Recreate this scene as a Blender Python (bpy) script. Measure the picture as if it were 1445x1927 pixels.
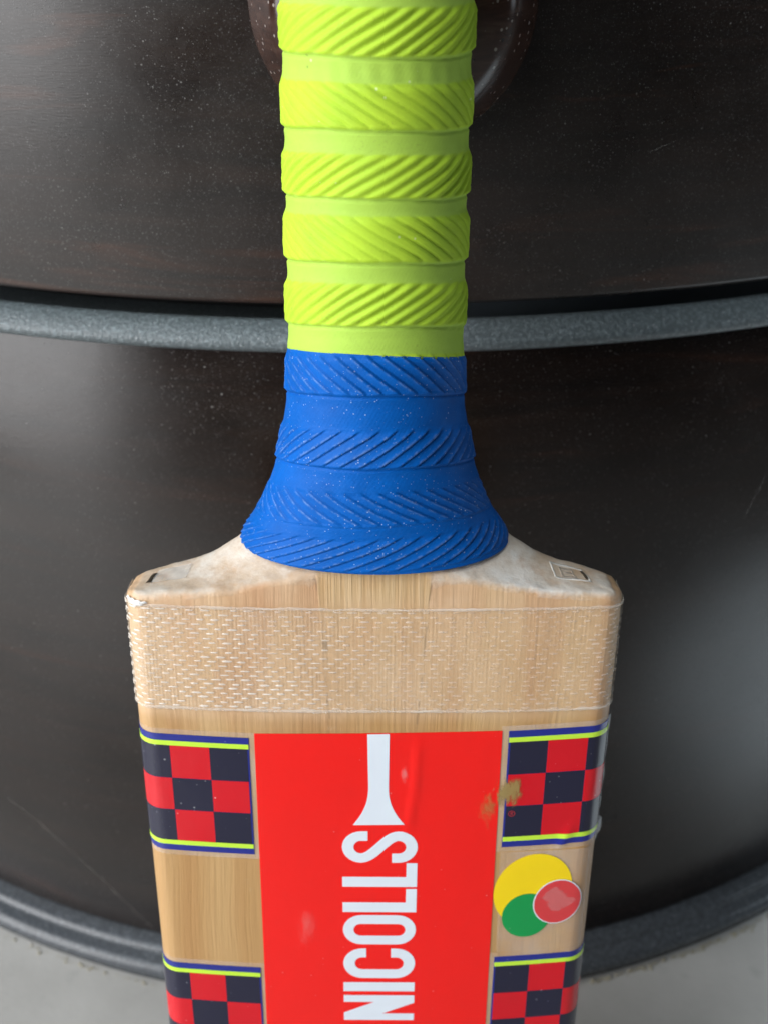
import bpy, bmesh, math, random
import numpy as np
from mathutils import Matrix, Vector
from mathutils.geometry import tessellate_polygon

random.seed(4); rng = np.random.default_rng(4)
for o in list(bpy.data.objects): bpy.data.objects.remove(o)
S = bpy.context.scene
COL = S.collection
R = math.radians

# ------------------------------------------------------------------ camera
cam_d = bpy.data.cameras.new('camera'); cam = bpy.data.objects.new('camera', cam_d); COL.objects.link(cam)
cam.location = (0, -.573, .379)
cam.rotation_euler = (R(90 - 32.0), 0, 0)
cam_d.sensor_fit = 'VERTICAL'; cam_d.sensor_height = 36; cam_d.lens = 36 * 2000 / 1927
cam_d.clip_start = .01; cam_d.clip_end = 50
cam_d.dof.use_dof = True; cam_d.dof.focus_distance = .213; cam_d.dof.aperture_fstop = 20
S.camera = cam

# ------------------------------------------------------------------ world, lamps, exposure
W = bpy.data.worlds.new('World'); S.world = W; W.use_nodes = True
bg = W.node_tree.nodes['Background']; bg.inputs[0].default_value = (.80, .90, 1.0, 1); bg.inputs[1].default_value = .02

def area(name, loc, target, sx, sy, power, color):
    d = bpy.data.lights.new(name, 'AREA'); d.shape = 'RECTANGLE'; d.size = sx; d.size_y = sy
    d.energy = power; d.color = color
    o = bpy.data.objects.new(name, d); COL.objects.link(o); o.location = loc
    o.rotation_euler = (Vector(target) - Vector(loc)).to_track_quat('-Z', 'Y').to_euler()
    return o
area('window_light', (-1.42, -1.10, .85), (0, -.42, .45), 1.6, 1.7, 56, (.98, .985, 1))
area('overhead_light', (-.55, -1.0, 1.85), (0, -.40, .2), 1.0, .7, 13, (.84, .93, 1))
area('added_right_fill', (1.5, -.30, .55), (0, -.36, .10), .5, .8, 2.0, (.80, .90, 1))  # unseen lamp added to brighten the floor on the right
def spot(name, loc, target, cone, power, color):
    d = bpy.data.lights.new(name, 'SPOT'); d.energy = power; d.color = color; d.spot_size = R(cone); d.spot_blend = .7; d.shadow_soft_size = .05
    o = bpy.data.objects.new(name, d); COL.objects.link(o); o.location = loc
    o.rotation_euler = (Vector(target) - Vector(loc)).to_track_quat('-Z', 'Y').to_euler()
# daylight falling through openings onto the floor either side of the bat, outside the picture
spot('daylight_right', (1.5, -.75, 1.5), (.42, -.38, 0), 11.5, 470, (.74, .88, 1))
spot('daylight_left', (-1.3, -1.6, 1.6), (-.56, -.80, 0), 24, 300, (.95, .98, 1))

vs = S.view_settings
vs.view_transform = 'Standard'; vs.look = 'None'; vs.exposure = 0; vs.gamma = 1; vs.use_curve_mapping = False
S.render.engine = 'CYCLES'

# ------------------------------------------------------------------ helpers
def tag(o, label=None, cat=None, kind=None):
    if label: o['label'] = label
    if cat: o['category'] = cat
    if kind: o['kind'] = kind
    return o

def mesh_obj(name, verts, faces, mats, parent=None, smooth=True, fmat=None):
    me = bpy.data.meshes.new(name)
    me.from_pydata([tuple(map(float, v)) for v in verts], [], [tuple(map(int, f)) for f in faces])
    for m in (mats if isinstance(mats, (list, tuple)) else [mats]): me.materials.append(m)
    if smooth: me.polygons.foreach_set('use_smooth', [True] * len(me.polygons))
    if fmat is not None: me.polygons.foreach_set('material_index', [int(i) for i in fmat])
    me.update()
    o = bpy.data.objects.new(name, me); COL.objects.link(o)
    if parent: o.parent = parent
    return o

def fix_normals(o):
    bm = bmesh.new(); bm.from_mesh(o.data); bmesh.ops.recalc_face_normals(bm, faces=bm.faces)
    bm.to_mesh(o.data); bm.free()
    return o

def grid_faces(nu, nv, wrap_u=False):
    f = []
    for j in range(nv - 1):
        for i in range(nu if wrap_u else nu - 1):
            i2 = (i + 1) % nu
            f.append((j * nu + i, j * nu + i2, (j + 1) * nu + i2, (j + 1) * nu + i))
    return f

def sst(a, b, x):
    t = np.clip((x - a) / (b - a), 0, 1)
    return t * t * (3 - 2 * t)

class NT:
    """small node-tree writer"""
    def __init__(s, name):
        s.m = bpy.data.materials.new(name); s.m.use_nodes = True
        s.t = s.m.node_tree; s.b = s.t.nodes['Principled BSDF']; s.out = s.t.nodes['Material Output']
        s.co = s.t.nodes.new('ShaderNodeTexCoord').outputs['Object']
    def n(s, typ, ins=None, **kw):
        nd = s.t.nodes.new('ShaderNode' + typ)
        for k, v in kw.items(): setattr(nd, k, v)
        for k, v in (ins or {}).items():
            if isinstance(v, bpy.types.NodeSocket): s.t.links.new(v, nd.inputs[k])
            else: nd.inputs[k].default_value = v
        return nd
    def L(s, a, b): s.t.links.new(a, b)
    def mapping(s, scale, rot=(0, 0, 0), loc=(0, 0, 0), src=None):
        return s.n('Mapping', {'Vector': src or s.co, 'Scale': scale, 'Rotation': rot, 'Location': loc}).outputs[0]
    def noise(s, scale, detail=4, rough=.55, vec=None, dist=0):
        return s.n('TexNoise', {'Vector': vec or s.co, 'Scale': scale, 'Detail': detail, 'Roughness': rough, 'Distortion': dist}).outputs['Fac']
    def ramp(s, fac, stops):
        r = s.n('ValToRGB', {'Fac': fac}); e = r.color_ramp.elements
        while len(e) > 1: e.remove(e[-1])
        for i, (p, c) in enumerate(stops):
            x = e[0] if i == 0 else e.new(p)
            x.position = p; x.color = c if len(c) == 4 else (*c, 1)
        return r.outputs[0]
    def rng(s, v, a, b, c=0., d=1.):
        return s.n('MapRange', {'Value': v, 'From Min': a, 'From Max': b, 'To Min': c, 'To Max': d}).outputs[0]
    def math(s, op, a, b=None, c=None):
        ins = {0: a}
        if b is not None: ins[1] = b
        if c is not None: ins[2] = c
        return s.n('Math', ins, operation=op).outputs[0]
    def mix(s, fac, a, b, mode='MIX'):
        nd = s.t.nodes.new('ShaderNodeMix'); nd.data_type = 'RGBA'; nd.blend_type = mode
        for k, v in ((0, fac), (6, a), (7, b)):
            if isinstance(v, bpy.types.NodeSocket): s.t.links.new(v, nd.inputs[k])
            else: nd.inputs[k].default_value = v if k == 0 or len(v) == 4 else (*v, 1)
        return nd.outputs[2]
    def bump(s, h, strength=.3, dist=.001, normal=None):
        ins = {'Height': h, 'Strength': strength, 'Distance': dist}
        if normal is not None: ins['Normal'] = normal
        return s.n('Bump', ins).outputs[0]
    def specks(s, scale, keep, size, seed=0., jitter=1.):
        """sparse round dust specks: 1 inside a speck"""
        v = s.n('TexVoronoi', {'Vector': s.mapping((1, 1, 1), loc=(seed, seed * .7, -seed)), 'Scale': scale, 'Randomness': jitter})
        sep = s.n('SeparateColor', {'Color': v.outputs['Color']})
        r = s.math('MULTIPLY', s.rng(sep.outputs[0], 1 - keep, 1, 0, 1), size)
        return s.rng(s.math('SUBTRACT', r, v.outputs['Distance']), 0, size * .4, 0, 1)
    def set(s, **kw):
        for k, v in kw.items():
            k = k.replace('_', ' ')
            if isinstance(v, bpy.types.NodeSocket): s.t.links.new(v, s.b.inputs[k])
            else: s.b.inputs[k].default_value = (*v, 1) if isinstance(v, tuple) and len(v) == 3 else v
        return s

# ------------------------------------------------------------------ materials
def m_floor():
    t = NT('floor_concrete')
    c = t.ramp(t.noise(9, 6, .6), [(.3, (.33, .32, .30)), (.7, (.50, .49, .465))])
    c = t.mix(t.rng(t.noise(60, 3), .62, .75, 0, .35), c, (.20, .20, .19))
    t.set(Base_Color=c, Roughness=.55, Normal=t.bump(t.noise(350, 3), .25, .0006)); return t.m

def m_veneer(name, dusty, rough):
    t = NT(name)
    g = t.mapping((1, 1, 1))
    # angular coordinate so that the grain follows the curved front
    sx = t.n('SeparateXYZ', {'Vector': t.co})
    ang = t.math('ARCTAN2', sx.outputs[0], t.math('MULTIPLY', sx.outputs[1], -1.0))
    cv = t.n('CombineXYZ', {0: t.math('MULTIPLY', ang, .31), 1: sx.outputs[2], 2: 0.}).outputs[0]
    grain = t.noise(1, 5, .6, t.mapping((14, 160, 1), src=cv), .6)
    streak = t.noise(1, 3, .55, t.mapping((9, 90, 1), loc=(3, 1, 0), src=cv), 1.2)
    base = t.ramp(grain, [(.3, (.0045, .0028, .0022)), (.72, (.014, .0075, .0052))])
    base = t.mix(t.rng(streak, .60, .78, 0, .26 + .3 * (dusty > .6)), base, (.075, .024, .010))
    cloud = t.noise(26, 5, .65)
    d1 = t.specks(1900, .22, .40, 1.); d2 = t.specks(1000, .045, .27, 5.); d3 = t.specks(3000, .35, .45, 9.)
    cl2 = t.rng(t.noise(45, 4, .65, t.mapping((1, 1, 1), loc=(7, 2, 1))), .38, .66, .15, 1); d1 = t.math('MULTIPLY', d1, cl2); d2 = t.math('MULTIPLY', d2, cl2)
    fine = t.math('MULTIPLY', t.rng(t.noise(2400, 2, .5), .55, .80, 0, 1), t.rng(cloud, .3, .7, .3, 1))
    film = t.math('MULTIPLY', t.rng(cloud, .35, .75, 0, 1), dusty * .034)
    col = t.mix(film, base, (.30, .25, .23))
    col = t.mix(t.math('MULTIPLY', fine, .10 * dusty), col, (.34, .34, .35))
    col = t.mix(t.math('MULTIPLY', d3, .20 * dusty), col, (.40, .40, .40))
    col = t.mix(t.math('MULTIPLY', d1, .30 * dusty), col, (.45, .44, .43))
    col = t.mix(t.math('MULTIPLY', d2, .42), col, (.50, .49, .47))
    pores = t.noise(1, 2, .5, t.mapping((400, 2600, 1), src=cv))
    rg = t.rng(cloud, .3, .7, rough - .05, rough + .07)
    dm = t.math('MAXIMUM', d1, d2)
    rg = t.math('ADD', rg, t.math('MULTIPLY', dm, .4))
    nrm = t.bump(pores, .10, .0003); nrm = t.bump(t.math('ADD', d2, t.math('MULTIPLY', d1, .5)), .3, .0003, nrm)
    t.set(Base_Color=col, Roughness=rg, Normal=nrm)
    return t.m

def m_edge(name, base, rough, grit):
    t = NT(name)
    n1 = t.noise(900, 3, .6); n2 = t.noise(2200, 2, .6)
    c = t.mix(t.rng(n1, .45, .7, 0, .55), base, tuple(min(1, k * 2.6) for k in base))
    c = t.mix(t.math('MULTIPLY', t.specks(1300, .25, .45, 2.), .35), c, (.5, .52, .54))
    nrm = t.bump(n1, grit, .0006); nrm = t.bump(n2, grit * .6, .0003, nrm)
    t.set(Base_Color=c, Roughness=rough, Normal=nrm); return t.m

def m_knob():
    t = NT('knob_brown_wood')
    c = t.ramp(t.noise(1, 5, .6, t.mapping((60, 60, 420)), .8), [(.3, (.020, .008, .005)), (.55, (.040, .017, .011)), (.75, (.075, .042, .030))])
    sp = t.specks(900, .35, .42, 3.)
    pit = t.specks(700, .22, .36, 7.)
    c = t.mix(t.math('MULTIPLY', sp, .45), c, (.5, .46, .43)); c = t.mix(pit, c, (.01, .008, .007))
    t.set(Base_Color=c, Roughness=.20, Normal=t.bump(pit, -.8, .0006)); return t.m

def m_rubber(name, base, dark, speck, streaky, depth_col):
    t = NT(name)
    c = t.mix(t.rng(t.noise(120, 4, .6), .35, .7), base, dark)
    pr = t.noise(420, 4, .65)
    c = t.mix(t.rng(pr, .60, .80, 0, streaky), c, depth_col)
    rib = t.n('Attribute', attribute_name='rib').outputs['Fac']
    if speck:
        k = t.math('MAXIMUM', t.specks(2200, .25, .40, 1.), t.math('MULTIPLY', t.specks(1300, .07, .26, 4.), .9))
        cl = t.rng(t.noise(70, 4, .6), .42, .68, .25, 1)
        c = t.mix(t.math('MULTIPLY', t.math('MULTIPLY', k, cl), .62), c, (.62, .70, .80))
        hz = t.math('MULTIPLY', t.rng(t.noise(900, 3, .7), .5, .8), cl)
        c = t.mix(t.math('MULTIPLY', hz, .06), c, (.20, .42, .72))
        ed = t.math('MULTIPLY', t.rng(rib, .82, 1.0), t.rng(t.noise(700, 3, .7), .42, .66))
        c = t.mix(t.math('MULTIPLY', ed, .38), c, (.32, .46, .72))
    else:
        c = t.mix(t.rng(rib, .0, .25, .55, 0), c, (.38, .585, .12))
        c = t.mix(t.math('MULTIPLY', t.specks(700, .06, .26, 1.), .35), c, (.9, .95, .7))
        gr = t.math('MULTIPLY', t.rng(t.noise(1800, 3, .7), .56, .72), t.rng(t.noise(90, 4, .6), .46, .66))
        c = t.mix(t.math('MULTIPLY', gr, .40), c, (.20, .26, .06))
        c = t.mix(t.math('MULTIPLY', t.specks(500, .05, .25, 6.), .5), c, (.10, .10, .04))
    t.set(Base_Color=c, Roughness=.55, Normal=t.bump(t.noise(1600, 3, .6), .12, .0003))
    t.set(Specular_IOR_Level=.14)
    return t.m

def m_willow():
    t = NT('varnished_willow')
    sx = t.n('SeparateXYZ', {'Vector': t.co})
    x, z = sx.outputs[0], sx.outputs[2]
    wob = t.math('MULTIPLY', t.math('SUBTRACT', t.noise(14, 2), .5), .006)
    gx = t.math('ADD', x, wob)
    gv = t.n('CombineXYZ', {0: gx, 1: 0., 2: t.math('MULTIPLY', z, .03)}).outputs[0]
    broad = t.noise(75, 2, .5, gv); fine = t.noise(900, 3, .6, gv)
    c = t.ramp(broad, [(.28, (.37, .185, .062)), (.5, (.455, .255, .095)), (.72, (.53, .335, .145))])
    c = t.mix(t.rng(fine, .45, .75, 0, .28), c, (.40, .20, .075))
    # flecks running along the grain
    fl = t.noise(1, 3, .6, t.mapping((2200, 200, 130)))
    c = t.mix(t.rng(fl, .62, .78, 0, .30), c, (.33, .17, .07))
    # brown tint near the bare shoulder line and blotches under the tape
    tint = t.math('MULTIPLY', t.rng(z, .236, .246), t.rng(t.noise(55, 4, .6), .38, .62))
    c = t.mix(t.math('MULTIPLY', tint, .75), c, (.46, .20, .065))
    bl = t.math('MULTIPLY', t.rng(z, .208, .216), t.rng(t.noise(38, 5, .65), .40, .70))
    bl = t.math('ADD', t.math('MULTIPLY', bl, .45), t.math('MULTIPLY', t.rng(z, .213, .217), .45))
    c = t.mix(bl, c, (.74, .53, .35))
    bl2 = t.math('MULTIPLY', t.rng(z, .212, .220), t.rng(t.noise(1, 4, .6, t.mapping((95, 10, 12), loc=(2, 0, 5))), .48, .66))
    c = t.mix(t.math('MULTIPLY', bl2, .60), c, (.50, .26, .13))
    # pale cane splice, a wedge down the middle with fine upright fibres
    ax = t.math('ABSOLUTE', x)
    lim = t.math('SUBTRACT', .0122, t.math('MULTIPLY', t.math('SUBTRACT', .249, z), .075))
    lim = t.math('ADD', lim, t.math('MULTIPLY', t.math('SUBTRACT', t.noise(160, 2), .5), .0008))
    dd = t.math('SUBTRACT', lim, ax)
    inside = t.rng(dd, 0, .0003)
    cane = t.ramp(t.noise(1, 3, .7, t.mapping((1500, 40, 16))), [(.30, (.40, .25, .10)), (.45, (.54, .37, .17)), (.65, (.66, .49, .27))])
    cane = t.mix(t.rng(t.noise(120, 4, .6), .45, .68, 0, .65), cane, (.52, .31, .12))
    cane = t.mix(t.rng(z, .2455, .238, 0, .9), cane, c)
    c = t.mix(t.math('MULTIPLY', inside, .6), c, cane)
    seam = t.math('MULTIPLY', t.rng(t.math('ABSOLUTE', dd), .00035, .0001), t.rng(t.noise(220, 3), .48, .60))
    c = t.mix(t.math('MULTIPLY', seam, .40), c, (.10, .06, .03))
    dk = t.math('MAXIMUM', t.specks(300, .05, .20, 2.), t.math('MULTIPLY', t.rng(t.n('VectorMath', {0: t.mapping((1, .3, .45)), 1: (-.0105, -.0042, .1048)}, operation='DISTANCE').outputs['Value'], .0011, .0003), t.rng(t.noise(900, 3), .35, .6)))
    c = t.mix(t.math('MULTIPLY', dk, .5), c, (.10, .07, .05))
    h = t.math('ADD', fine, t.math('MULTIPLY', t.math('MULTIPLY', inside, t.rng(z, .238, .2455)), t.noise(1, 3, .7, t.mapping((1500, 40, 16)))))
    # bare chalky wood where the varnish stops
    at = t.n('Attribute', attribute_name='bare').outputs['Fac']
    m = t.rng(t.math('ADD', at, t.math('MULTIPLY', t.math('SUBTRACT', t.noise(190, 6, .7), .5), 1.4)), .22, .85)
    rf = t.noise(1, 4, .65, t.mapping((500, 500, 900), rot=(0, .5, 0))); big = t.noise(75, 5, .65)
    rc = t.ramp(big, [(.28, (.44, .31, .20)), (.45, (.58, .45, .33)), (.58, (.68, .60, .51)), (.78, (.76, .74, .70))])
    rc = t.mix(t.rng(t.noise(130, 5, .65, t.mapping((1, 1, 1), loc=(1, 6, 2))), .52, .68, 0, .6), rc, (.50, .30, .16))
    rc = t.mix(t.rng(rf, .5, .75, 0, .30), rc, (.40, .29, .20))
    rc = t.mix(t.rng(t.noise(120, 4, .7, t.mapping((1, 1, 1), loc=(4, 0, 0))), .62, .75, 0, .45), rc, (.24, .22, .21))
    c = t.mix(m, c, rc)
    rg = t.n('Mix', {0: m, 2: t.rng(t.noise(90, 3), .3, .7, .34, .5), 3: .75}).outputs[0]
    h2 = t.n('Mix', {0: m, 2: h, 3: t.math('ADD', rf, t.math('MULTIPLY', big, 2.))}).outputs[0]
    t.set(Base_Color=c, Roughness=rg, Normal=t.bump(h2, .30, .0006))
    return t.m

def m_film(name, alpha, tint=(.86, .86, .84), rough=.22):
    t = NT(name)
    t.set(Base_Color=tint, Roughness=rough, Normal=t.bump(t.noise(260, 3), .12, .0006))
    tr = t.n('BsdfTransparent', {'Color': (1, 1, 1, 1)})
    fac = t.rng(t.noise(130, 4, .6), .3, .75, alpha * .5, alpha * 1.6)
    mx = t.n('MixShader', {0: fac, 1: tr.outputs[0], 2: t.b.outputs[0]})
    t.L(mx.outputs[0], t.out.inputs[0]); return t.m

def m_tape():
    t = NT('clear_fibre_tape')
    sx = t.n('SeparateXYZ', {'Vector': t.co})
    wx = t.math('SINE', t.math('MULTIPLY', sx.outputs[0], 2 * math.pi / .00080)); wz = t.math('SINE', t.math('MULTIPLY', sx.outputs[2], 2 * math.pi / .00112))
    weave = t.math('ADD', t.math('MULTIPLY', wx, .5), t.math('MULTIPLY', wz, .5))
    cl = t.noise(55, 5, .65); left_haze = t.rng(sx.outputs[0], -.04, .02, 1., .6)  # film milkier to the left: wear, plus reflected light put into opacity
    fac = t.math('MULTIPLY', t.math('ADD', t.rng(cl, .3, .72, .10, .34), t.math('MULTIPLY', weave, .07)), left_haze)
    t.set(Base_Color=(.84, .73, .56), Roughness=t.rng(cl, .3, .7, .2, .38), Normal=t.bump(t.math('ADD', weave, t.math('MULTIPLY', t.noise(300, 3), 3.)), .30, .0003))
    tr = t.n('BsdfTransparent', {'Color': (1, .985, .95, 1)})
    mx = t.n('MixShader', {0: fac, 1: tr.outputs[0], 2: t.b.outputs[0]})
    t.L(mx.outputs[0], t.out.inputs[0]); return t.m

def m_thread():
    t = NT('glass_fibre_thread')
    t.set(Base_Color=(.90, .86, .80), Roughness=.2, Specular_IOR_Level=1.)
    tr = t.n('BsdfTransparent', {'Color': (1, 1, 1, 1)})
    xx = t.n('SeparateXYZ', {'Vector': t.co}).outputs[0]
    fac = t.math('MULTIPLY', t.rng(t.noise(60, 4, .65), .32, .70, .25, 1.), t.rng(xx, -.035, .01, .95, .34))  # threads whiter to the left: reflected window light put into their opacity
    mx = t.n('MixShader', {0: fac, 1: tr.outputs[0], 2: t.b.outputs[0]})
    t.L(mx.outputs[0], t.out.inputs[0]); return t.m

def m_print(name, col, rough=.16, dust=.55, keep=.07):
    t = NT(name)
    c = t.mix(t.rng(t.noise(45, 4, .6), .3, .7, 0, .12), col, tuple(k * .8 for k in col))
    cl = t.rng(t.noise(60, 4, .6), .45, .7, .2, 1)
    k = t.math('MULTIPLY', t.specks(1000, keep, .30, 3.), cl)
    c = t.mix(t.math('MULTIPLY', k, dust), c, (.75, .77, .80))
    t.set(Base_Color=c, Roughness=t.rng(t.noise(80, 4, .6), .3, .7, rough - .05, rough + .1),
          Normal=t.bump(t.noise(70, 4, .55), .16, .0016), Specular_IOR_Level=.5)
    return t.m

def m_smear(name, col, scale, a0, a1, alpha, stretch=(1, 1, 1), rough=.5):
    """worn patch or painted haze that fades out towards its rim (the sheet carries 'fade')"""
    t = NT(name)
    at = t.n('Attribute', attribute_name='fade').outputs['Fac']
    n = t.noise(1, 5, .7, t.mapping(tuple(scale * s for s in stretch)))
    m = t.math('MULTIPLY', t.rng(t.math('ADD', n, t.math('MULTIPLY', t.math('SUBTRACT', at, .5), .6)), a0, a1), alpha)
    m = t.math('MULTIPLY', m, t.rng(at, 0, .3))
    t.set(Base_Color=t.mix(t.noise(500, 3), col, tuple(k * .65 for k in col)), Roughness=rough)
    tr = t.n('BsdfTransparent', {'Color': (1, 1, 1, 1)})
    mx = t.n('MixShader', {0: m, 1: tr.outputs[0], 2: t.b.outputs[0]})
    t.L(mx.outputs[0], t.out.inputs[0]); return t.m

def m_plain(name, col, rough=.6):
    t = NT(name)
    t.set(Base_Color=t.mix(t.noise(300, 3), col, tuple(k * .7 for k in col)), Roughness=rough); return t.m

FLOOR = m_floor()
VEN_UP = m_veneer('dusty_dark_veneer', 1.0, .29); VEN_LO = m_veneer('satin_dark_veneer', .45, .22)
LEDGE = m_edge('gritty_grey_edge', (.085, .103, .110), .36, .6); BASE = m_edge('scuffed_base_edge', (.055, .061, .068), .24, .2)
INNER = m_plain('unlit_inner_board', (.010, .011, .012), .8); RAIL = m_plain('grey_runner', (.05, .06, .07), .5)
KNOB = m_knob()
LIME = m_rubber('lime_rubber', (.47, .69, .045), (.40, .61, .045), False, .40, (.38, .50, .05))
BLUE = m_rubber('blue_rubber', (.0, .108, .46), (.0, .085, .37), True, .25, (.0, .05, .30))
WILLOW = m_willow()
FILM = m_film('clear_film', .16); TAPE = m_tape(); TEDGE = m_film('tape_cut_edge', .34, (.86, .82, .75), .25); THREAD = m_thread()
RED = m_print('gloss_red_print', (.88, .006, .003), .17, .5, .04); CRIM = m_print('crimson_print', (.62, .001, .010))
NAVY = m_print('dark_navy_print', (.010, .010, .032), keep=.14); ROYAL = m_print('royal_blue_print', (.012, .022, .24))
LIMEP = m_print('lime_print', (.55, .84, .05)); WHITE = m_print('white_print', (.73, .79, .86), dust=.1)
YELL = m_print('yellow_print', (.92, .66, .002), .35); GREEN = m_print('green_print', (.0, .30, .065), .35); PINK = m_print('faded_red_print', (.66, .045, .05), .3)
PRINTRED = m_plain('small_red_print', (.45, .02, .03))
GOLD = m_smear('worn_gold_scuff', (.42, .30, .10), 620, .46, .66, .85, (1, 1, .35)); HAZE = m_smear('painted_haze', (.85, .60, .56), 1500, .42, .95, .22, (1, 1, .3))
CHIP = m_plain('white_lacquer_chip', (.82, .82, .80), .3); SLOT = m_plain('dark_stamp', (.05, .035, .02)); PALE = m_plain('pale_stamp_line', (.70, .66, .60), .6)
CRUMB = m_plain('pale_crumb', (.42, .38, .28), .8)

# ------------------------------------------------------------------ floor
fl = mesh_obj('floor', [(-4, -4, 0), (4, -4, 0), (4, 2.5, 0), (-4, 2.5, 0)], [(0, 1, 2, 3)], FLOOR, smooth=False)
tag(fl, 'smooth grey concrete floor', None, 'structure')

# ------------------------------------------------------------------ round cabinet
CX = -.007; RC = .313; BACK = .032      # axis lies BACK behind the origin; radii below are counted from there
cab = bpy.data.objects.new('round_cabinet', None); COL.objects.link(cab); cab.location = (CX, BACK, 0)
tag(cab, 'dusty dark brown bow-fronted wooden cabinet with two drawers behind the bat', 'cabinet')

def revolve(name, prof, mat, a0=-180, a1=180, n=180, parent=cab, closed=True):
    """prof: list of (radius, z) traced once; angle 0 faces the camera"""
    full = abs(a1 - a0) >= 360; k = len(prof); V = []; F = []
    m = n if full else n + 1
    for i in range(m):
        a = R(a0 + (a1 - a0) * i / n)
        for r, z in prof:
            q = r + (BACK if r > .1 else 0); V.append((q * math.sin(a), -q * math.cos(a), z))
    for i in range(n):
        i2 = (i + 1) % m
        for j in range(k if closed else k - 1):
            j2 = (j + 1) % k
            F.append((i * k + j, i2 * k + j, i2 * k + j2, i * k + j2))
    if not full and closed: F += [tuple(range(k)), tuple(range((m - 1) * k, m * k))[::-1]]
    o = fix_normals(mesh_obj(name, V, F, mat, parent))
    try: o.data.set_sharp_from_angle(angle=R(38))
    except Exception: pass
    return o

def rounded(r0, r1, z0, z1, rad, n=5):
    """front panel section: back r0, front r1, front edges eased"""
    p = [(r0, z0), (r1 - rad, z0)]
    p += [(r1 - rad + rad * math.sin(t), z0 + rad - rad * math.cos(t)) for t in [k / n * math.pi / 2 for k in range(1, n + 1)]]
    p += [(r1 - rad + rad * math.cos(t), z1 - rad + rad * math.sin(t)) for t in [k / n * math.pi / 2 for k in range(1, n + 1)]]
    p += [(r0, z1)]
    return p

revolve('carcass', [(.02, .004), (.287, .004), (.287, .424), (.02, .424)], INNER)
low = revolve('drawer_front', rounded(.290, RC, .0120, .2667, .0010), VEN_LO, -88, 88, 150)
upp = revolve('drawer_front', rounded(.290, RC, .2789, .4200, .0018), VEN_UP, -88, 88, 150)
low['label'] = 'glossy dark lower drawer front'; upp['label'] = 'dusty upper drawer front with a knob'
# half-round ledge between the drawers
pr = [(.289, .2672), (.3155, .2672)] + [(.3155 + .0022 * math.cos(t), .2693 + .0021 * math.sin(t)) for t in np.linspace(-math.pi / 2 + .2, .75, 9)] + [(.3150, .2727), (.3122, .2741), (.3105, .2744), (.3092, .2738), (.3088, .2690), (.289, .2690)]
revolve('ledge', pr, LEDGE, n=220)
revolve('runner', [(.2885, .2700), (.302, .2700), (.302, .2785), (.2885, .2785)], RAIL, 3, 24, 24)
# stepped base moulding
pb = [(.289, .0006), (.3285, .0006)]
pb += [(.3245 + .0055 * math.cos(t), .0062 + .0056 * math.sin(t)) for t in np.linspace(-math.pi / 2 + .35, math.pi / 2 - .1, 9)]
pb += [(.3222, .0121)] + [(.3160 + .0055 * math.cos(t), .0122 + .0036 * math.sin(t)) for t in np.linspace(.05, math.pi / 2, 6)] + [(.289, .0160)]
pb = [(.313 + (r - .313) * .78 if r > .3 else r, .0004 + z * .72) for r, z in pb]
revolve('base_moulding', pb, BASE, n=220)
revolve('table_top', rounded(.02, .322, .4245, .4440, .005), VEN_UP)

# pale lines and scratches on the drawer fronts, given as (angle, height in mm)
def pale_line(pts, width, mat, parent):
    P = []
    for (a0, z0), (a1, z1) in zip(pts[:-1], pts[1:]):
        P += [(a0 + (a1 - a0) * k / 8, z0 + (z1 - z0) * k / 8) for k in range(8)]
    P.append(pts[-1]); V = []; F = []; fd = []
    q = RC + BACK + .00012
    for i, (a, z) in enumerate(P):
        w_ = width * (.5 + random.random())
        j = random.uniform(-.3, .3) * width
        for k in (-1, 0, 1):
            aa = R(a) + (k * .7 * w_ + j) / q; V.append((q * math.sin(aa), -q * math.cos(aa), z / 1e3 + k * .7 * w_)); fd.append(1. if k == 0 else .25)
    F = grid_faces(3, len(P))
    o = mesh_obj('pale_line', V, F, mat, parent)
    at = o.data.attributes.new('fade', 'FLOAT', 'POINT'); at.data.foreach_set('value', fd)
SC1 = m_smear('pale_arc', (.40, .37, .33), 420, .60, .85, .20); SC2 = m_smear('fine_scratch', (.55, .53, .50), 900, .45, .75, .22)
pale_line([(-23.5, 69), (-21.3, 60.8), (-19.1, 49.1), (-17.1, 36.7), (-15.3, 23), (-14.2, 15)], .0009, SC1, low)
pale_line([(14.8, 15.0), (15.5, 25.8), (17.4, 25.8), (20.2, 26), (23.1, 29.4), (25, 38.1), (26, 47.5)], .0007, SC1, low)
pale_line([(20.3, 201.9), (20.8, 209.9), (21.1, 215.3)], .0007, SC2, low)
pale_line([(12.05, 315.9), (13.16, 318.3)], .0004, SC2, upp)
pale_line([(14.0, 300.7), (14.2, 303.6)], .0003, SC2, upp)
# domed knob the bat leans on
KX, KZ = .009, .3515
kp = [(.0, .0), (.010, .0), (.0095, .004), (.022, .0050), (.0295, .0056), (.0312, .0068), (.0315, .0082), (.0306, .0105), (.0272, .0180), (.0252, .0215), (.0225, .0238), (.0160, .0252), (.0080, .0257), (.0, .0258)]
V = []; F = []; n = 72
ys = np.array([p[1] for p in kp]); rs = np.array([p[0] for p in kp])
for i in range(n):
    a = 2 * math.pi * i / n
    for r, d in kp: V.append((KX + r * math.cos(a), -RC - BACK + .0006 - d, KZ + r * math.sin(a)))
k = len(kp)
for i in range(n):
    for j in range(k - 1):
        F.append((i * k + j, ((i + 1) % n) * k + j, ((i + 1) % n) * k + j + 1, i * k + j + 1))
kb = mesh_obj('knob', V, F, KNOB, upp); kb['label'] = 'round domed brown wooden knob'
bm = bmesh.new(); bm.from_mesh(kb.data); bmesh.ops.remove_doubles(bm, verts=bm.verts, dist=1e-6); bmesh.ops.recalc_face_normals(bm, faces=bm.faces); bm.to_mesh(kb.data); bm.free()
sb = kb.modifiers.new('subsurf', 'SUBSURF'); sb.levels = 1; sb.render_levels = 2

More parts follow.
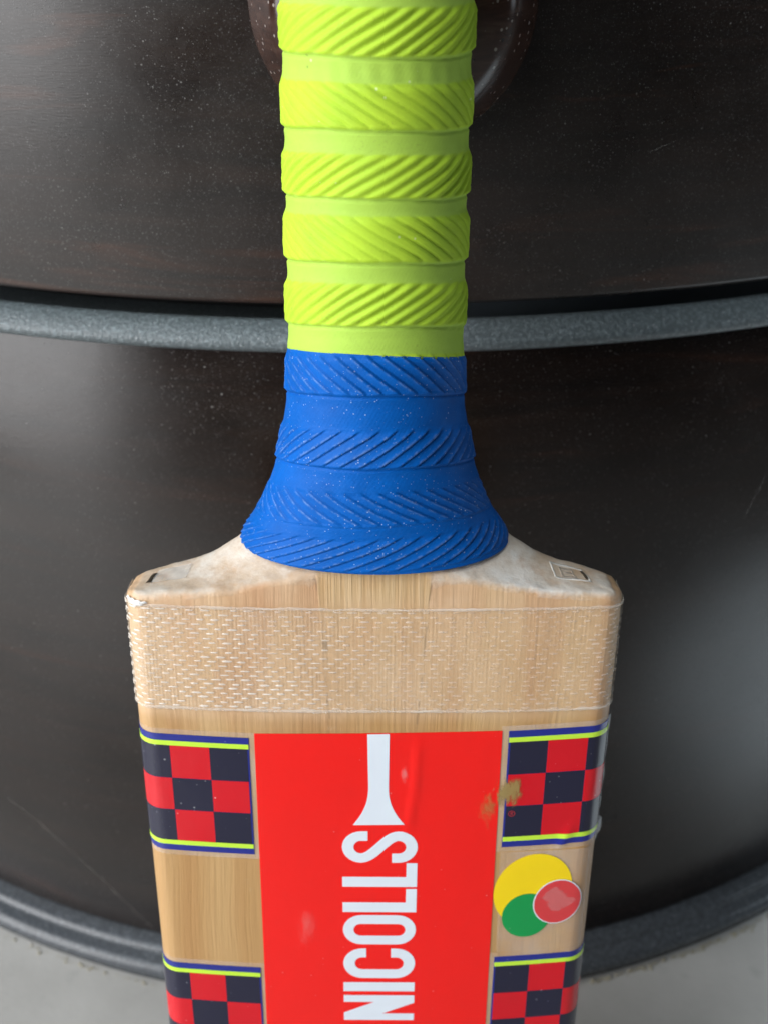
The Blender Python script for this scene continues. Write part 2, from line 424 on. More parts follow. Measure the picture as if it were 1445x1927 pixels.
# ------------------------------------------------------------------ the bat
bat = bpy.data.objects.new('cricket_bat', None); COL.objects.link(bat)
bat.location = (-.0039, -.42226, .0026)
bat.rotation_euler = (Matrix.Rotation(R(-10.1), 3, 'X') @ Matrix.Rotation(.0075, 3, 'Y')).to_euler()
tag(bat, 'wooden cricket bat with lime and blue rubber grip leaning on the cabinet knob', 'cricket bat')

A = .0534; T = .014; RCN = .0050
def yfront_flat(x): return -T + .0020 * (np.abs(x) / A) ** 2.4
def yback_flat(x): return .0035 + .0145 * (1 - (np.abs(x) / A) ** 1.6)
XF = A - RCN
def taper(z): return 1 - .175 * np.clip(.2425 - z, 0, .13)      # the blade narrows slightly below the shoulders
YFE = float(yfront_flat(XF)); YBE = float(yback_flat(XF))

# outline columns: x, front y, back y
cols = []
arc = [math.pi / 2 * k / 9 for k in range(0, 10)]
for a in arc[::-1]:
    cols.append((-(XF + RCN * math.sin(a)), YFE + RCN * (1 - math.cos(a)), YBE - RCN * .8 * (1 - math.cos(a))))
for x in np.linspace(-XF, XF, 96)[1:-1]: cols.append((x, float(yfront_flat(x)), float(yback_flat(x))))
for a in arc:
    cols.append((XF + RCN * math.sin(a), YFE + RCN * (1 - math.cos(a)), YBE - RCN * .8 * (1 - math.cos(a))))
cols = np.array(cols)

zf_x = np.array([0, 8, 12, 20, 30, 38, 46, 50.5, 52.8, 53.6]) / 1e3
zf_z = np.array([251.4, 250.9, 250.2, 248.2, 245.9, 244.8, 244.2, 243.8, 243.0, 241.8]) / 1e3
zm_x = np.array([0, 18, 22, 26, 30, 35, 40, 46, 50.5, 52.8, 53.6]) / 1e3
zm_z = np.array([268, 263, 259, 255.2, 252.0, 248.7, 246.5, 244.9, 243.4, 242.2, 241.0]) / 1e3
def ztop(x, y, yf, yb):
    ax = abs(x)
    a = np.interp(ax, zf_x, zf_z); b = np.interp(ax, zm_x, zm_z)
    if x > 0: b += .0006; a += .0006
    q = sst(0, 1, (y - yf) / max(1e-6, (.0 - yf)) * .95)
    z = a + (b - a) * q - .42 * max(0., y)
    d = min(y - yf, yb - y); r = .0016
    if d < r: z -= r * (1 - math.sqrt(max(0, 1 - (1 - d / r) ** 2)))
    z += .00016 * math.sin(x * 900 + y * 500) * math.sin(y * 1100 + x * 310)
    return z

V = []; F = []; M = []
NC = len(cols); NZ = 56
zl = np.concatenate([np.linspace(0, .94, 20), np.linspace(.94, 1, NZ - 19)[1:]])
# front wall, back wall
def wall(side):
    base = len(V)
    for t in zl:
        for x, yf, yb in cols:
            y = yf if side == 0 else yb
            zt = ztop(x, y, yf, yb)
            V.append((x * float(taper(zt * t)), y, zt * t))
    for f in grid_faces(NC, NZ):
        F.append(tuple(base + i for i in (f if side == 0 else f[::-1]))); M.append(0)
wall(0); wall(1)
# sides
for e, s in ((0, 1), (NC - 1, -1)):
    base = len(V); x, yf, yb = cols[e]
    for t in zl:
        for q in np.linspace(0, 1, 6):
            y = yf + (yb - yf) * q; zq = ztop(x, y, yf, yb) * t; V.append((x * float(taper(zq)), y, zq))
    for f in grid_faces(6, NZ): F.append(tuple(base + i for i in (f[::-1] if s > 0 else f))); M.append(0)
# top
base = len(V); NQ = 26
qs = .5 - .5 * np.cos(np.linspace(0, math.pi, NQ))
for q in qs:
    for x, yf, yb in cols:
        y = yf + (yb - yf) * q; V.append((x, y, ztop(x, y, yf, yb)))
for j in range(NQ - 1):
    for i in range(NC - 1):
        F.append((base + j * NC + i, base + j * NC + i + 1, base + (j + 1) * NC + i + 1, base + (j + 1) * NC + i))
        xm = abs(cols[i][0]); ym = qs[j] * (cols[i][2] - cols[i][1])
        M.append(1 if (ym > .0009 + .0006 * math.sin(i * .9) and xm < A - .0016) else 0)
base = len(V)
for q in (0, 1):
    for x, yf, yb in cols: V.append((x * float(taper(0.)), yf + (yb - yf) * q, 0))
for i in range(NC - 1): F.append((base + i, base + NC + i, base + NC + i + 1, base + i + 1)); M.append(0)
blade = mesh_obj('blade', V, F, WILLOW, bat)
bm = bmesh.new(); bm.from_mesh(blade.data); bmesh.ops.remove_doubles(bm, verts=bm.verts, dist=2e-6); bmesh.ops.recalc_face_normals(bm, faces=bm.faces); bm.to_mesh(blade.data); bm.free()
co = np.array([v_.co for v_ in blade.data.vertices])
yf_ = np.interp(co[:, 0], cols[:, 0], cols[:, 1]); ax_ = np.abs(co[:, 0])
zt_ = np.array([ztop(x, y, f_, b_) for x, y, f_, b_ in zip(co[:, 0], co[:, 1], yf_, np.interp(co[:, 0], cols[:, 0], cols[:, 2]))])
on_top = (co[:, 2] > zt_ - .0004)
bare = np.where(on_top, sst(-.0006, .0012, co[:, 1] - yf_) * (1 - sst(A - .0030, A - .0012, ax_)), 0)
bare = np.maximum(bare, .75 * sst(.2455, .2490, co[:, 2]) * sst(.010, .013, ax_))
at_ = blade.data.attributes.new('bare', 'FLOAT', 'POINT'); at_.data.foreach_set('value', bare.astype(np.float32))
blade['label'] = 'pale varnished willow blade'

# --- wrapping round the blade: arc length s from the middle of the face -> point and normal
_xs = np.linspace(0, XF, 400); _px = list(_xs); _py = list(yfront_flat(_xs))
for a in np.linspace(0, math.pi / 2, 60)[1:]:
    _px.append(XF + RCN * math.sin(a)); _py.append(YFE + RCN * (1 - math.cos(a)))
for y in np.linspace(YFE + RCN, YBE - RCN * .8, 20)[1:]: _px.append(A); _py.append(y)
_px = np.array(_px); _py = np.array(_py)
_s = np.concatenate([[0], np.cumsum(np.hypot(np.diff(_px), np.diff(_py)))])
_tx = np.gradient(_px, _s); _ty = np.gradient(_py, _s)
SMAX = float(_s[-1])
def wrinkle(s, z):
    """creases in the films on the face"""
    h = .00035 * np.exp(-((s - .0088 - .0012 * np.sin((z - .19) * 90)) / .0006) ** 2) * sst(.182, .188, z) * (1 - sst(.205, .211, z))
    # fold at the lower rim of the right-hand chequered sticker
    h = h + .00042 * np.exp(-((s - .0445 - (z - .180) * .35) / .0013) ** 2) * (1 - sst(.181, .1885, z)) * sst(.1778, .1790, z)
    return h
def on_face(s, z, off):
    a = np.abs(s); sg = np.sign(s) if np.ndim(s) else (1 if s >= 0 else -1)
    x = np.interp(a, _s, _px); y = np.interp(a, _s, _py); tx = np.interp(a, _s, _tx); ty = np.interp(a, _s, _ty)
    o = off + wrinkle(s, z)
    return np.stack([(x * taper(z) + ty * o) * sg, y - tx * o, z + 0 * x], -1)

def quad_sheet(name, corners, off, mat, parent, step=.0012, rag=0., skirt=True):
    """corners (s,z): bottom-left, bottom-right, top-right, top-left; a thin sheet bent over the face with its rim turned down"""
    c = np.array(corners, float)
    nu = max(3, int(max(abs(c[1, 0] - c[0, 0]), abs(c[2, 0] - c[3, 0])) / step) + 2); nv = max(3, int(max(abs(c[3, 1] - c[0, 1]), abs(c[2, 1] - c[1, 1])) / step) + 2)
    u, v = np.meshgrid(np.linspace(0, 1, nu), np.linspace(0, 1, nv))
    s = (1 - v) * ((1 - u) * c[0, 0] + u * c[1, 0]) + v * ((1 - u) * c[3, 0] + u * c[2, 0])
    z = (1 - v) * ((1 - u) * c[0, 1] + u * c[1, 1]) + v * ((1 - u) * c[3, 1] + u * c[2, 1])
    if rag:
        r1 = rng.normal(0, rag, nu); r0 = rng.normal(0, rag, nu)
        z = z + r1[None, :] * sst(.9, 1, v) + r0[None, :] * (1 - sst(0, .1, v))
    P = on_face(s, z, off).reshape(-1, 3); V = list(P); F = grid_faces(nu, nv)
    if skirt:
        ring = [i for i in range(nu)] + [j * nu + nu - 1 for j in range(1, nv)] + [(nv - 1) * nu + i for i in range(nu - 2, -1, -1)] + [j * nu for j in range(nv - 2, 0, -1)]
        Q = on_face(s, z, off - min(off, .00012) * .9).reshape(-1, 3); b = len(V)
        m = len(ring); V += [P[i] for i in ring] + [Q[i] for i in ring]
        F += [(b + k, b + m + k, b + m + (k + 1) % m, b + (k + 1) % m) for k in range(m)]
    return mesh_obj(name, V, F, mat, parent)

def disc_sheet(name, cx, cz, rx, rz, rot, off, mat, parent, n=64, k=7, fade=False):
    V = [on_face(cx, cz, off)]; F = []; fd = [1.]
    for j in range(1, k + 1):
        for i in range(n):
            a = 2 * math.pi * i / n; p = rx * math.cos(a) * j / k; q = rz * math.sin(a) * j / k
            V.append(on_face(cx + p * math.cos(rot) - q * math.sin(rot), cz + p * math.sin(rot) + q * math.cos(rot), off)); fd.append(1 - j / k)
    for i in range(n): F.append((0, 1 + i, 1 + (i + 1) % n))
    for j in range(k - 1):
        for i in range(n):
            i2 = (i + 1) % n; F.append((1 + j * n + i, 1 + (j + 1) * n + i, 1 + (j + 1) * n + i2, 1 + j * n + i2))
    o = mesh_obj(name, V, F, mat, parent)
    if fade:
        at = o.data.attributes.new('fade', 'FLOAT', 'POINT'); at.data.foreach_set('value', fd)
    return o

def poly_sheet(name, loops, off, mat, parent):
    """flat letter from an outer loop and holes, laid on the face"""
    L3 = [[Vector((p[0], p[1], 0)) for p in l] for l in loops]
    tris = tessellate_polygon(L3); pts = [p for l in loops for p in l]
    V = [on_face(p[0], p[1], off) for p in pts]
    return mesh_obj(name, V, [tuple(t) for t in tris], mat, parent, False)

mm = 1e-3
# --- fibre tape round the shoulder
tape = quad_sheet('fibre_tape', [(-SMAX + .001, .2162), (SMAX - .001, .2166), (SMAX - .001, .2415), (-SMAX + .001, .2412)], .00034, TAPE, bat, .0010, .00018)
tape['label'] = 'clear woven glass fibre tape'
# raised white dashes of the weave: far too many to name one by one
TV = []; TF = []
row = 0; z = .2172
while z < .2408:
    s = -SMAX + .002 + (row % 2) * .0016 + random.uniform(0, .0005)
    while s < SMAX - .002:
        if random.random() < .93:
            ln = random.uniform(.0008, .0013); h = random.uniform(.00016, .00025); zz = z + random.uniform(-.00009, .00009)
            b = len(TV)
            for du, dz, dn in ((-ln, 0, 0), (-ln * .55, -h, 0), (ln * .55, -h, 0), (ln, 0, 0), (ln * .55, h, 0), (-ln * .55, h, 0), (-ln * .5, 0, .00017), (ln * .5, 0, .00017)):
                TV.append(on_face(s + du, zz + dz, .00036 + dn))
            TF += [tuple(b + i for i in q) for q in ((0, 1, 6), (1, 2, 7, 6), (2, 3, 7), (3, 4, 7), (4, 5, 6, 7), (5, 0, 6))]
        s += .00318 + random.uniform(-.0002, .0002)
    row += 1; z += .00112
TF = [tuple(f) for f in TF]
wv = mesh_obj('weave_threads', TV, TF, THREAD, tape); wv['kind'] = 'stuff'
# rolled cut edges of the tape
for zz0, zz1 in ((.2162, .2166), (.2412, .2415)):
    V = []; n_ = 180; j1 = j2 = 0.
    for i in range(n_):
        s_ = (-SMAX + .001) + (2 * SMAX - .002) * i / (n_ - 1); zc = zz0 + (zz1 - zz0) * i / (n_ - 1)
        j1 = .8 * j1 + random.gauss(0, .00005); j2 = .7 * j2 + random.gauss(0, .00006)
        V += [on_face(s_, zc - .00030 + j1, .00002), on_face(s_, zc - .00012 + j1, .00052), on_face(s_, zc + .00022 + j2, .00050), on_face(s_, zc + .00045 + j2, .00034)]
    mesh_obj('tape_edge', V, grid_faces(4, n_), TEDGE, tape)
# fuzzy cut edge of the tape: short glassy hairs
HV = []; HF = []
for zz, n_ in ((.2165, 130), (.2413, 90)):
    for i in range(n_):
        s = random.uniform(-.056, .056); a = random.uniform(-1, 1); l = random.uniform(.0003, .0010)
        p = on_face(s, zz + random.gauss(0, .00025), .0004); q = on_face(s + l * math.sin(a), zz + l * math.cos(a) * random.choice((-.6, .5)), .0004 + random.uniform(0, .0004))
        w = np.array([.00006, 0, .00003]); b = len(HV); HV += [p - w, p + w, q + w * .5, q - w * .5, p + np.array([0, -.0001, 0])]
        HF += [(b, b + 1, b + 2, b + 3), (b, b + 4, b + 3), (b + 4, b + 1, b + 2)]
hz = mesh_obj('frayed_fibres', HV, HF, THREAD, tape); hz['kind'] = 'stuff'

# --- long red sticker with its lettering
red = quad_sheet('red_sticker', [(-.0276, .020), (.0296, .020), (.0287, .2113), (-.0266, .2102)], .00016, RED, bat, .0010)
red['label'] = 'glossy red sticker with white lettering'
OL = .00024
stem = [(-1.35, 210.55), (3.55, 210.65), (3.5, 196.5)]
for t in np.linspace(0, 1, 12)[1:]: stem.append((3.5 + 3.8 * (t ** 2.3), 196.5 - 10.4 * t))
stem.append((-4.7, 185.9))
for t in np.linspace(1, 0, 12)[1:]: stem.append((-1.1 - 3.6 * (t ** 2.3), 196.5 - 10.5 * t))
poly_sheet('flared_mark', [[(x * mm, z * mm) for x, z in stem]], OL, WHITE, red)

def letter(name, loops, z0, h):
    """loops in letter space: a along the reading direction (up the blade), c = cap height 0..1 (towards the left)"""
    out = []
    for l in loops: out.append([((9.05 - .1 * (z0 - 150) / 50 + .55 - c * 17.7) * mm + 0.0009, (z0 + a * h) * mm) for a, c in l])
    # a and c swap handedness, so flip the loops
    return poly_sheet(name, [l[::-1] for l in out], OL, WHITE, red)
def arcpts(cx, cy, rx, ry, a0, a1, n=14):
    return [(cx + rx * math.cos(R(a0 + (a1 - a0) * i / n)), cy + ry * math.sin(R(a0 + (a1 - a0) * i / n))) for i in range(n + 1)]
def band(path, w, asp):
    """outline of a stroke of width w (a-units) along path; asp = a-unit/c-unit size ratio in mm"""
    p = np.array(path, float); p2 = p * np.array([asp, 1.0])
    d = np.gradient(p2, axis=0); d /= np.linalg.norm(d, axis=1)[:, None]
    nrm = np.stack([-d[:, 1], d[:, 0]], 1); hw = w * asp / 2
    l = (p2 + nrm * hw) / np.array([asp, 1.0]); r = (p2 - nrm * hw) / np.array([asp, 1.0])
    return [tuple(v) for v in l] + [tuple(v) for v in r[::-1]]
CAP = 17.7
def asp(h): return h / CAP
# N I C O L L S, each with its own foot position and width in mm
w = .30
def stadium(a0, a1, c0, c1, h):
    r = (a1 - a0) / 2; rc = r * h / CAP; m = (a0 + a1) / 2
    return arcpts(m, c1 - rc, r, rc, 0, 180) + arcpts(m, c0 + rc, r, rc, 180, 360)
hN = 8.2; letter('letter_n', [[(0, 0), (.27, 0), (.27, .45), (.70, 0), (1, 0), (1, 1), (.73, 1), (.73, .57), (.30, 1), (0, 1)]], 126.1, hN)
letter('letter_i', [[(0, 0), (1, 0), (1, 1), (0, 1)]], 135.6, 2.9)
hC = 9.4
def c_path(h):
    sw = w; r = .5 - sw / 2; rc = r * h / CAP
    p = [(1 - sw / 2, .68)] + [(1 - sw / 2, .68 + (1 - rc - sw / 2 * h / CAP - .68) * k / 3) for k in (1, 2)]
    p += arcpts(.5, 1 - rc - sw / 2 * h / CAP, r, rc, 0, 180) + arcpts(.5, rc + sw / 2 * h / CAP, r, rc, 180, 360)
    p += [(1 - sw / 2, rc + sw / 2 * h / CAP + (.34 - rc - sw / 2 * h / CAP) * k / 3) for k in (1, 2, 3)]
    return p
letter('letter_c', [band(c_path(hC), w, asp(hC))], 139.9, hC)
hO = 9.0
letter('letter_o', [stadium(0, 1, 0, 1, hO), stadium(w, 1 - w, .145, .855, hO)[::-1]], 150.6, hO)
hL = 7.0
for z0 in (160.5, 168.1):
    letter('letter_l', [[(0, 0), (1, 0), (1, .145), (.42, .145), (.42, 1), (0, 1)]], z0, hL)
hS = 9.0
def s_path(h):
    k_ = h / CAP; sw = w; r = .5 - sw / 2; rc = r * k_; e = sw / 2 * k_
    p = [(1 - sw / 2, .66), (1 - sw / 2, .72)] + arcpts(.5, 1 - rc - e, r, rc, 0, 180)
    q = arcpts(.5, rc + e, r, rc, 0, -180)
    a = np.array(p[-1]); b = np.array(q[0])
    mid = []
    for t in np.linspace(0, 1, 16)[1:-1]:
        tt = t * t * (3 - 2 * t); mid.append((a[0] + (b[0] - a[0]) * tt, a[1] + (b[1] - a[1]) * t))
    return p + mid + q + [(sw / 2, .28), (sw / 2, .34)]
letter('letter_s', [band(s_path(hS), w, asp(hS))], 175.2, hS)
letter('hyphen', [[(0, .36), (1, .36), (1, .62), (0, .62)]], 121.2, 3.2)

# --- chequered stickers
def chequer(side, zt, zb, inner, tilt, label, extra_col=2.0):
    """inner: distance of the inner rim from the middle; zt/zb top and bottom at that rim; tilt: rise per metre outwards"""
    def zz(s, z): return z + tilt * (abs(s) - inner)
    def q(s0, s1, z0, z1):
        if side < 0: s0, s1 = -s1, -s0
        return [(s0, zz(s0, z0)), (s1, zz(s1, z0)), (s1, zz(s1, z1)), (s0, zz(s0, z1))]
    out = SMAX - .0008
    fs = .0006 if side > 0 and zt > .2 else .0012
    st = quad_sheet('chequered_sticker', q(inner - .0016, out, zb - .0013, zt + .0013), .00010, FILM, bat, fs)
    st['label'] = label
    quad_sheet('navy_backing', q(inner, out - .0006, zb, zt), .00017, ROYAL, st, fs)
    quad_sheet('lime_stripe', q(inner + .0001, out - .0008, zt - .0029, zt - .0017), .00026, LIMEP, st, fs)
    quad_sheet('lime_stripe', q(inner + .0001, out - .0008, zb + .0017, zb + .0029), .00026, LIMEP, st, fs)
    edges = [inner + .0004, inner + .0090, inner + .0181, inner + .0272, out - .0008]
    h = (zt - zb - .0058) / 3
    for r_ in range(3):
        for c_ in range(4):
            isred = (r_ + c_) % 2 == 1
            quad_sheet('red_square' if isred else 'navy_square', q(edges[c_] + .00004, edges[c_ + 1] - .00004, zb + .0029 + h * r_ + .00005, zb + .0029 + h * (r_ + 1) - .00005), .00024, CRIM if isred else NAVY, st, fs)
    return st
chequer(-1, .2090, .1770, .0279, .018, 'red and navy chequered sticker, upper left of the blade')
upR = chequer(1, .2112, .1794, .0302, .040, 'red and navy chequered sticker, upper right of the blade')
chequer(-1, .1425, .1105, .0279, .018, 'red and navy chequered sticker, lower left of the blade')
chequer(1, .1462, .1142, .0302, .040, 'red and navy chequered sticker, lower right of the blade')
# loose film edge standing proud of the blade's right rim
V = []
for i in range(60):
    z = .1785 + (.2128 - .1785) * i / 59; w_ = .00055 + .00025 * math.sin(i * .37) * math.sin(i * .11 + 1) + (.0006 if 2 < i < 9 else 0)
    V += [on_face(.0540, z, .0001), on_face(.0552, z, .0001 + w_ * .6), on_face(.0566, z, .0001 + w_)]
mesh_obj('loose_film_edge', V, grid_faces(3, 60), m_film('cloudy_film_edge', .42, (.80, .82, .84), .2), upR)
# registered mark on the upper right sticker
def ring(name, cx, cz, r0, r1, off, mat, parent, n=28):
    V = []; F = []
    for i in range(n):
        a = 2 * math.pi * i / n
        for r in (r0, r1): V.append(on_face(cx + r * math.cos(a), cz + r * math.sin(a), off))
    for i in range(n): F.append((2 * i, 2 * i + 1, 2 * ((i + 1) % n) + 1, 2 * ((i + 1) % n)))
    return mesh_obj(name, V, F, mat, parent, False)
RX, RZ = .0320, .1890
ring('registered_ring', RX, RZ, .00065, .00082, .00030, PRINTRED, upR)
rr = [(-.26, -.42), (-.12, -.42), (-.12, -.06), (.0, -.06), (.18, -.42), (.34, -.42), (.14, -.03), (.28, .08), (.30, .25), (.20, .38), (.05, .42), (-.26, .42)]
poly_sheet('registered_letter', [[(RX + x * mm, RZ + z * mm) for x, z in rr], [(RX + x * mm, RZ + z * mm) for x, z in [(-.12, .08), (-.12, .29), (.05, .29), (.14, .2), (.06, .08)]]], .00030, PRINTRED, upR)

# --- clear label with three overlapping discs
lab = quad_sheet('disc_sticker', [(.0306, .1478), (.0520, .1484), (.0520, .1782), (.0300, .1778)], .00010, FILM, bat)
lab['label'] = 'clear sticker with overlapping yellow, green and red discs'
disc_sheet('yellow_disc', .0385, .1664, .0094, .0109, -.25, .00018, YELL, lab)
disc_sheet('green_disc', .0374, .1590, .0060, .0066, -.2, .00024, GREEN, lab)
disc_sheet('disc_rim', .0447, .1629, .00588, .00668, -.25, .00029, WHITE, lab)
disc_sheet('red_disc', .0447, .1629, .0056, .0064, -.25, .00034, PINK, lab)
disc_sheet('pale_mark', .0447, .1635, .0052, .0058, .2, .00038, m_smear('scratched_film', (.85, .60, .58), 260, .40, .46, .20, (1, 1, 1), .25), lab, fade=True)

# --- wear and pale marks
disc_sheet('scuff_mark', .0310, .1952, .0058, .0070, -.2, .00042, GOLD, bat, fade=True)
disc_sheet('scuff_mark', .0265, .1905, .0052, .0085, -.25, .00040, m_smear('thin_gold_scuff', (.50, .30, .08), 700, .50, .80, .5, (1, 1, .4)), bat, fade=True)
disc_sheet('pale_mark', -.0160, .1560, .0034, .0090, -.12, .00040, HAZE, bat, fade=True)  # faint reflection on the red sticker, painted as a pale patch
disc_sheet('pale_mark', .0070, .2000, .0020, .0055, .05, .00060, m_smear('pale_streaks', (.85, .7, .68), 1100, .52, .85, .35, (1, 1, .25)), bat, fade=True)  # thin pale upright streaks over the crease in the red sticker

# --- stamps and flakes on the bare shoulders
def shoulder_pt(x, y, lift):
    yf = float(np.interp(x, cols[:, 0], cols[:, 1])); yb = float(np.interp(x, cols[:, 0], cols[:, 2]))
    return np.array([x, y, ztop(x, y, yf, yb) + lift])
def shoulder_strip(name, pts, w_, mat, parent, lift=.00018):
    V = []; F = []
    P = []
    for a, b in zip(pts[:-1], pts[1:]):
        nn = 6
        for k_ in range(nn): P.append((a[0] + (b[0] - a[0]) * k_ / nn, a[1] + (b[1] - a[1]) * k_ / nn))
    P.append(pts[-1]); P = np.array(P); d = np.gradient(P, axis=0); d /= np.linalg.norm(d, axis=1)[:, None] + 1e-9
    N = np.stack([-d[:, 1], d[:, 0]], 1)
    for p, q in zip(P, N):
        V.append(shoulder_pt(*(p - q * w_ / 2), -.0001)); V.append(shoulder_pt(*(p - q * w_ * .3), lift)); V.append(shoulder_pt(*(p + q * w_ * .3), lift)); V.append(shoulder_pt(*(p + q * w_ / 2), -.0001))
    for i in range(len(P) - 1):
        for j in range(3): F.append((4 * i + j, 4 * i + j + 1, 4 * i + 4 + j + 1, 4 * i + 4 + j))
    return mesh_obj(name, V, F, mat, parent)
def sm(pts): return [(x * mm, y * mm) for x, y in pts]
st_ = shoulder_strip('stamp_frame', sm([(39, -7.5), (38.2, -2.8), (45.2, -2.4), (46.6, -7.2), (39, -7.5)]), .0005, PALE, bat)
st_['label'] = 'embossed square stamp on the bare right shoulder'
shoulder_strip('stamp_bar', sm([(46.0, -6.6), (45.2, -3.2)]), .0007, SLOT, st_, .00026)
shoulder_strip('stamp_figure', sm([(40.6, -6.6), (40.1, -3.9), (42.9, -3.7), (43.1, -5.0), (41.0, -5.2), (43.1, -5.2), (43.6, -6.7), (40.8, -6.7)]), .0004, m_plain('faint_stamp', (.36, .30, .24)), st_, .00020)
V = []; F = []
for j in range(8):
    for i in range(10):
        V.append(shoulder_pt((-48.0 + 7.6 * i / 9 + .5 * j / 7) * mm, (-7.6 + 5.2 * j / 7) * mm, .00022 + .00015 * math.sin(i * 1.3) * math.sin(j * .9)))
F = grid_faces(10, 8)
ls = mesh_obj('clear_label', V, F, m_film('crinkled_clear_label', .45, (.78, .74, .68), .25), bat); ls['label'] = 'crinkled clear label on the bare left shoulder'
shoulder_strip('stamp_bar', sm([(-48.6, -7.4), (-48.0, -3.2)]), .0016, SLOT, bat, .00028)
# white lacquer flake at the front left corner
V = []; F = []
for i in range(12):
    t = i / 11; s = -.0530 + .0050 * t; wz = .0017 * math.sin(math.pi * (.08 + .92 * t) ** .8) + .0001
    for q_ in (0, .5, 1):
        V.append(on_face(s, .2428 - .0007 * t - wz * q_ * .9 + .00016 * math.sin(i * 2.1 + q_), .0003 + .0003 * math.sin(math.pi * q_)))
F = grid_faces(3, 12)
mesh_obj('lacquer_flake', V, F, CHIP, bat)

# ------------------------------------------------------------------ rubber grip
gb = [ # (bottom, top, slant, depth) of each ribbed band, mm up the handle measured on the front
    (251.0, 259.0, +1, 'b'), (261.4, 269.2, -1, 'b'), (273.8, 282.0, +1, 'b'), (288.6, 297.0, -1, 'b'),
    (302.0, 310.3, +1, 'l'), (313.7, 322.3, -1, 'm'), (325.0, 332.9, +1, 'l'), (336.6, 344.5, -1, 'm'), (348.4, 356.6, +1, 'l')]
v = 360.4
sl = -1
while v < 470:
    gb.append((v, v + 8.2, sl, 'm' if sl < 0 else 'l')); v += 11.9; sl = -sl
dl_w = np.array([250, 253, 257, 261, 270, 286, 295, 301, 312, 325, 337, 349, 358, 480])
dl_v = np.array([2.4, 1.5, -1.0, -2.6, -3.2, -3.8, -3.6, -2.8, -1.6, -.2, .4, 2.0, 2.2, 2.2])
aw = np.array([249, 252, 254.6, 258, 260.8, 265.7, 270, 274.7, 281.7, 289, 300, 330, 480]); av = np.array([30.4, 29.5, 28.5, 26.3, 24.5, 22.4, 21.1, 19.9, 18.7, 18.1, 17.7, 17.5, 17.4])
bw = np.array([249, 252, 256, 262, 270, 280, 300, 480]); bv = np.array([15.9, 16.1, 16.5, 16.9, 17.0, 17.0, 17.0, 17.0])
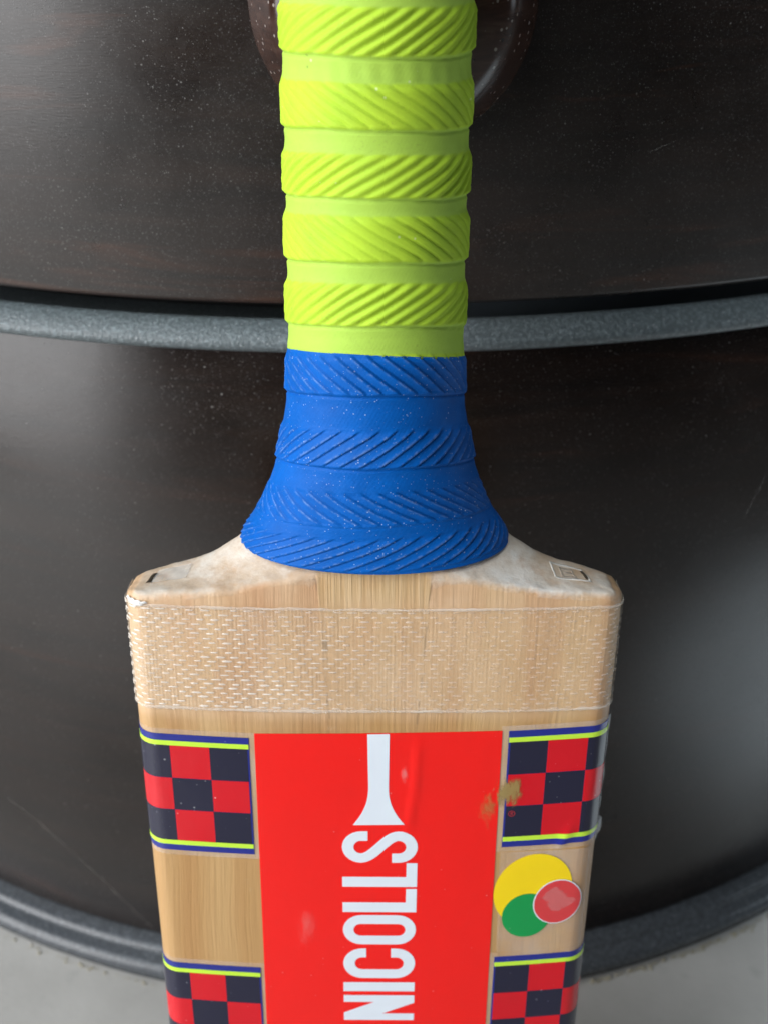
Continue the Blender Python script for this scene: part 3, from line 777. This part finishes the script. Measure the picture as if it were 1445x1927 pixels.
def grip(name, w0, w1, mat, dz, nth, jag):
    th = np.linspace(0, 2 * math.pi, nth, endpoint=False); nz = int((w1 - w0) / dz) + 1
    TH, WW = np.meshgrid(th, np.linspace(w0, w1, nz))
    front = np.clip(-np.sin(TH), 0, 1)
    if name == 'blue_grip':
        # lower rim dips at the front
        k_ = np.clip((w1 - WW) / (w1 - w0), 0, 1)
        WW = WW + (1 - front) * 2.4 * k_ ** 3
        k2 = 1 - np.clip((w1 - WW) / 6, 0, 1); WW = WW - k2 * ((1 - front) * 3.2 + .7 * np.cos(TH))
    if jag:
        e = np.clip((w0 + 4 - WW) / 4, 0, 1)
        ph = TH * 30 / (2 * math.pi); saw = ph - np.floor(ph)
        WW = WW - e * (1 - front) * 3.2 - e * .7 * np.cos(TH) - e * .35 * saw * sst(-.1, .6, np.cos(TH))
    dlt = np.interp(WW, dl_w, dl_v)
    vv = WW - dlt * (1 - front ** .8)
    # the bands of the flared foot climb towards the right
    vv = vv - .9 * np.cos(TH) * sst(275, 262, WW) * 1.0
    a = np.interp(WW, aw, av); b = np.interp(WW, bw, bv)
    arcm = (TH - 1.5 * math.pi) * 18.0
    h = np.zeros_like(WW); rbm = np.zeros_like(WW)
    wob = .25 * np.sin(3 * TH + WW * .05) + .12 * np.sin(7 * TH + 1)
    for i, (z0, z1, slant, kd) in enumerate(gb):
        if z1 < w0 - 8 or z0 > w1 + 8: continue
        t = (vv + wob * .5 - z0) / (z1 - z0)
        env = sst(-.015, .07, t) * (.9 + .1 * sst(.05, .3, t)) * (1 - sst(.78, 1.05, t))
        env_r = sst(0, .10, t) * (1 - sst(.86, 1.0, t))
        run = 1.7 if kd != 'b' else 1.35
        ph = (arcm - slant * (vv - z0) * run) / (2 * math.pi * 18.0) * (38 if i < 2 else 33 if i < 4 else 30) + .37 * i + .12 * np.sin(TH * 2 + i) + .03 * np.sin(TH * 9 + 3 * i)
        fr = ph - np.floor(ph)
        if kd == 'b':
            # broad lands with a sharp narrow groove on one side
            rib = np.where(fr < .70, .50 + .50 * (fr / .70) ** 1.5, 1 - .8 * sst(.70, .86, fr)); rib = np.where(fr > .86, .2 + .3 * sst(.86, 1.0, fr), rib)
            dep = .70 if i > 1 else .62; thick = .62 if i > 1 else .26
        elif kd == 'l':
            rib = .5 + .5 * np.cos(2 * math.pi * fr) ; rib = rib ** .75; dep = .54 * (.75 + .4 * np.sin(TH * 1.7 + 2.3 * i) ** 2); thick = .70
        else:
            rib = 1 - np.exp(-((fr - .5) / .13) ** 2); dep = .42 * (.6 + .7 * np.sin(TH * 2.3 + i) ** 2); thick = .66
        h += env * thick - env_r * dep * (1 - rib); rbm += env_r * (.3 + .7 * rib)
        gq = 1. if i > 1 else .35
        h -= gq * .28 * np.exp(-((t + .035) / .022) ** 2)
        h -= gq * .12 * np.exp(-((t + .25) / .15) ** 2)
    if name == 'lime_grip':
        h += .05 * np.sin(TH * 30 + WW * .2) * np.exp(-((WW - 346) / 2.5) ** 2)     # old dents in a smooth band
        h += .05 * np.sin(5 * TH + WW * .31) * np.sin(WW * .9 + 2 * TH)
    h = h + .025 * np.sin(TH * 97 + WW * 3.1) * np.sin(WW * 7.3 - TH * 41)
    nx = np.cos(TH); ny = np.sin(TH)
    X = (a + h) * nx; Y = (b + h) * ny
    P = np.stack([X, Y, WW], -1).reshape(-1, 3)
    F = grid_faces(nth, nz, True)
    V = list(P * mm)
    # lower lip turned in
    base = len(V)
    for kk, (sc, dzz) in enumerate(((.985, -.12), (.95, -.05), (.88, .2))):
        for i in range(nth): V.append((P[i][0] * sc * mm, P[i][1] * sc * mm, (P[i][2] + dzz) * mm))
    prev = 0
    for kk in range(3):
        cur = base + kk * nth
        for i in range(nth): F.append((cur + i, cur + (i + 1) % nth, prev + (i + 1) % nth, prev + i))
        prev = cur
    top = (nz - 1) * nth
    if name == 'lime_grip':
        b2 = len(V); V.append((0, 0, (w1 + 3) * mm)); F += [(top + i, top + (i + 1) % nth, b2) for i in range(nth)]
    o = mesh_obj(name, V, F, mat, bat)
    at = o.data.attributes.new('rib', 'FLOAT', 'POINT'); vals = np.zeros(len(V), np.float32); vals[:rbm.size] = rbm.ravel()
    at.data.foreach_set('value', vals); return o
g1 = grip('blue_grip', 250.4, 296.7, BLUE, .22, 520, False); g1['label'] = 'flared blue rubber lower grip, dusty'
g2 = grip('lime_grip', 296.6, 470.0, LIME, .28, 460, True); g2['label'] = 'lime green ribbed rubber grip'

# ------------------------------------------------------------------ crumbs along the base
CV = []; CF = []
def crumb(p, r):
    bmx = bmesh.new(); bmesh.ops.create_icosphere(bmx, subdivisions=1, radius=r)
    sc = np.array([random.uniform(.7, 1.5), random.uniform(.7, 1.2), random.uniform(.5, .9)]); b = len(CV)
    for v_ in bmx.verts: CV.append(np.array(p) + np.array(v_.co) * sc * random.uniform(.75, 1.2))
    for f_ in bmx.faces: CF.append(tuple(b + v_.index for v_ in f_.verts))
    bmx.free()
for i in range(420):
    a = R(random.choice((random.uniform(-36, -8), random.uniform(10, 36), random.uniform(14, 26))))
    r = .3265 + BACK + abs(random.gauss(0, .0009)); s = abs(random.gauss(.00022, .00022)) + .00012
    crumb((CX + r * math.sin(a), BACK - r * math.cos(a), s * .5), s)
cr = mesh_obj('crumbs', CV, CF, CRUMB); tag(cr, 'pale grit and crumbs along the foot of the cabinet', 'grit', 'stuff')
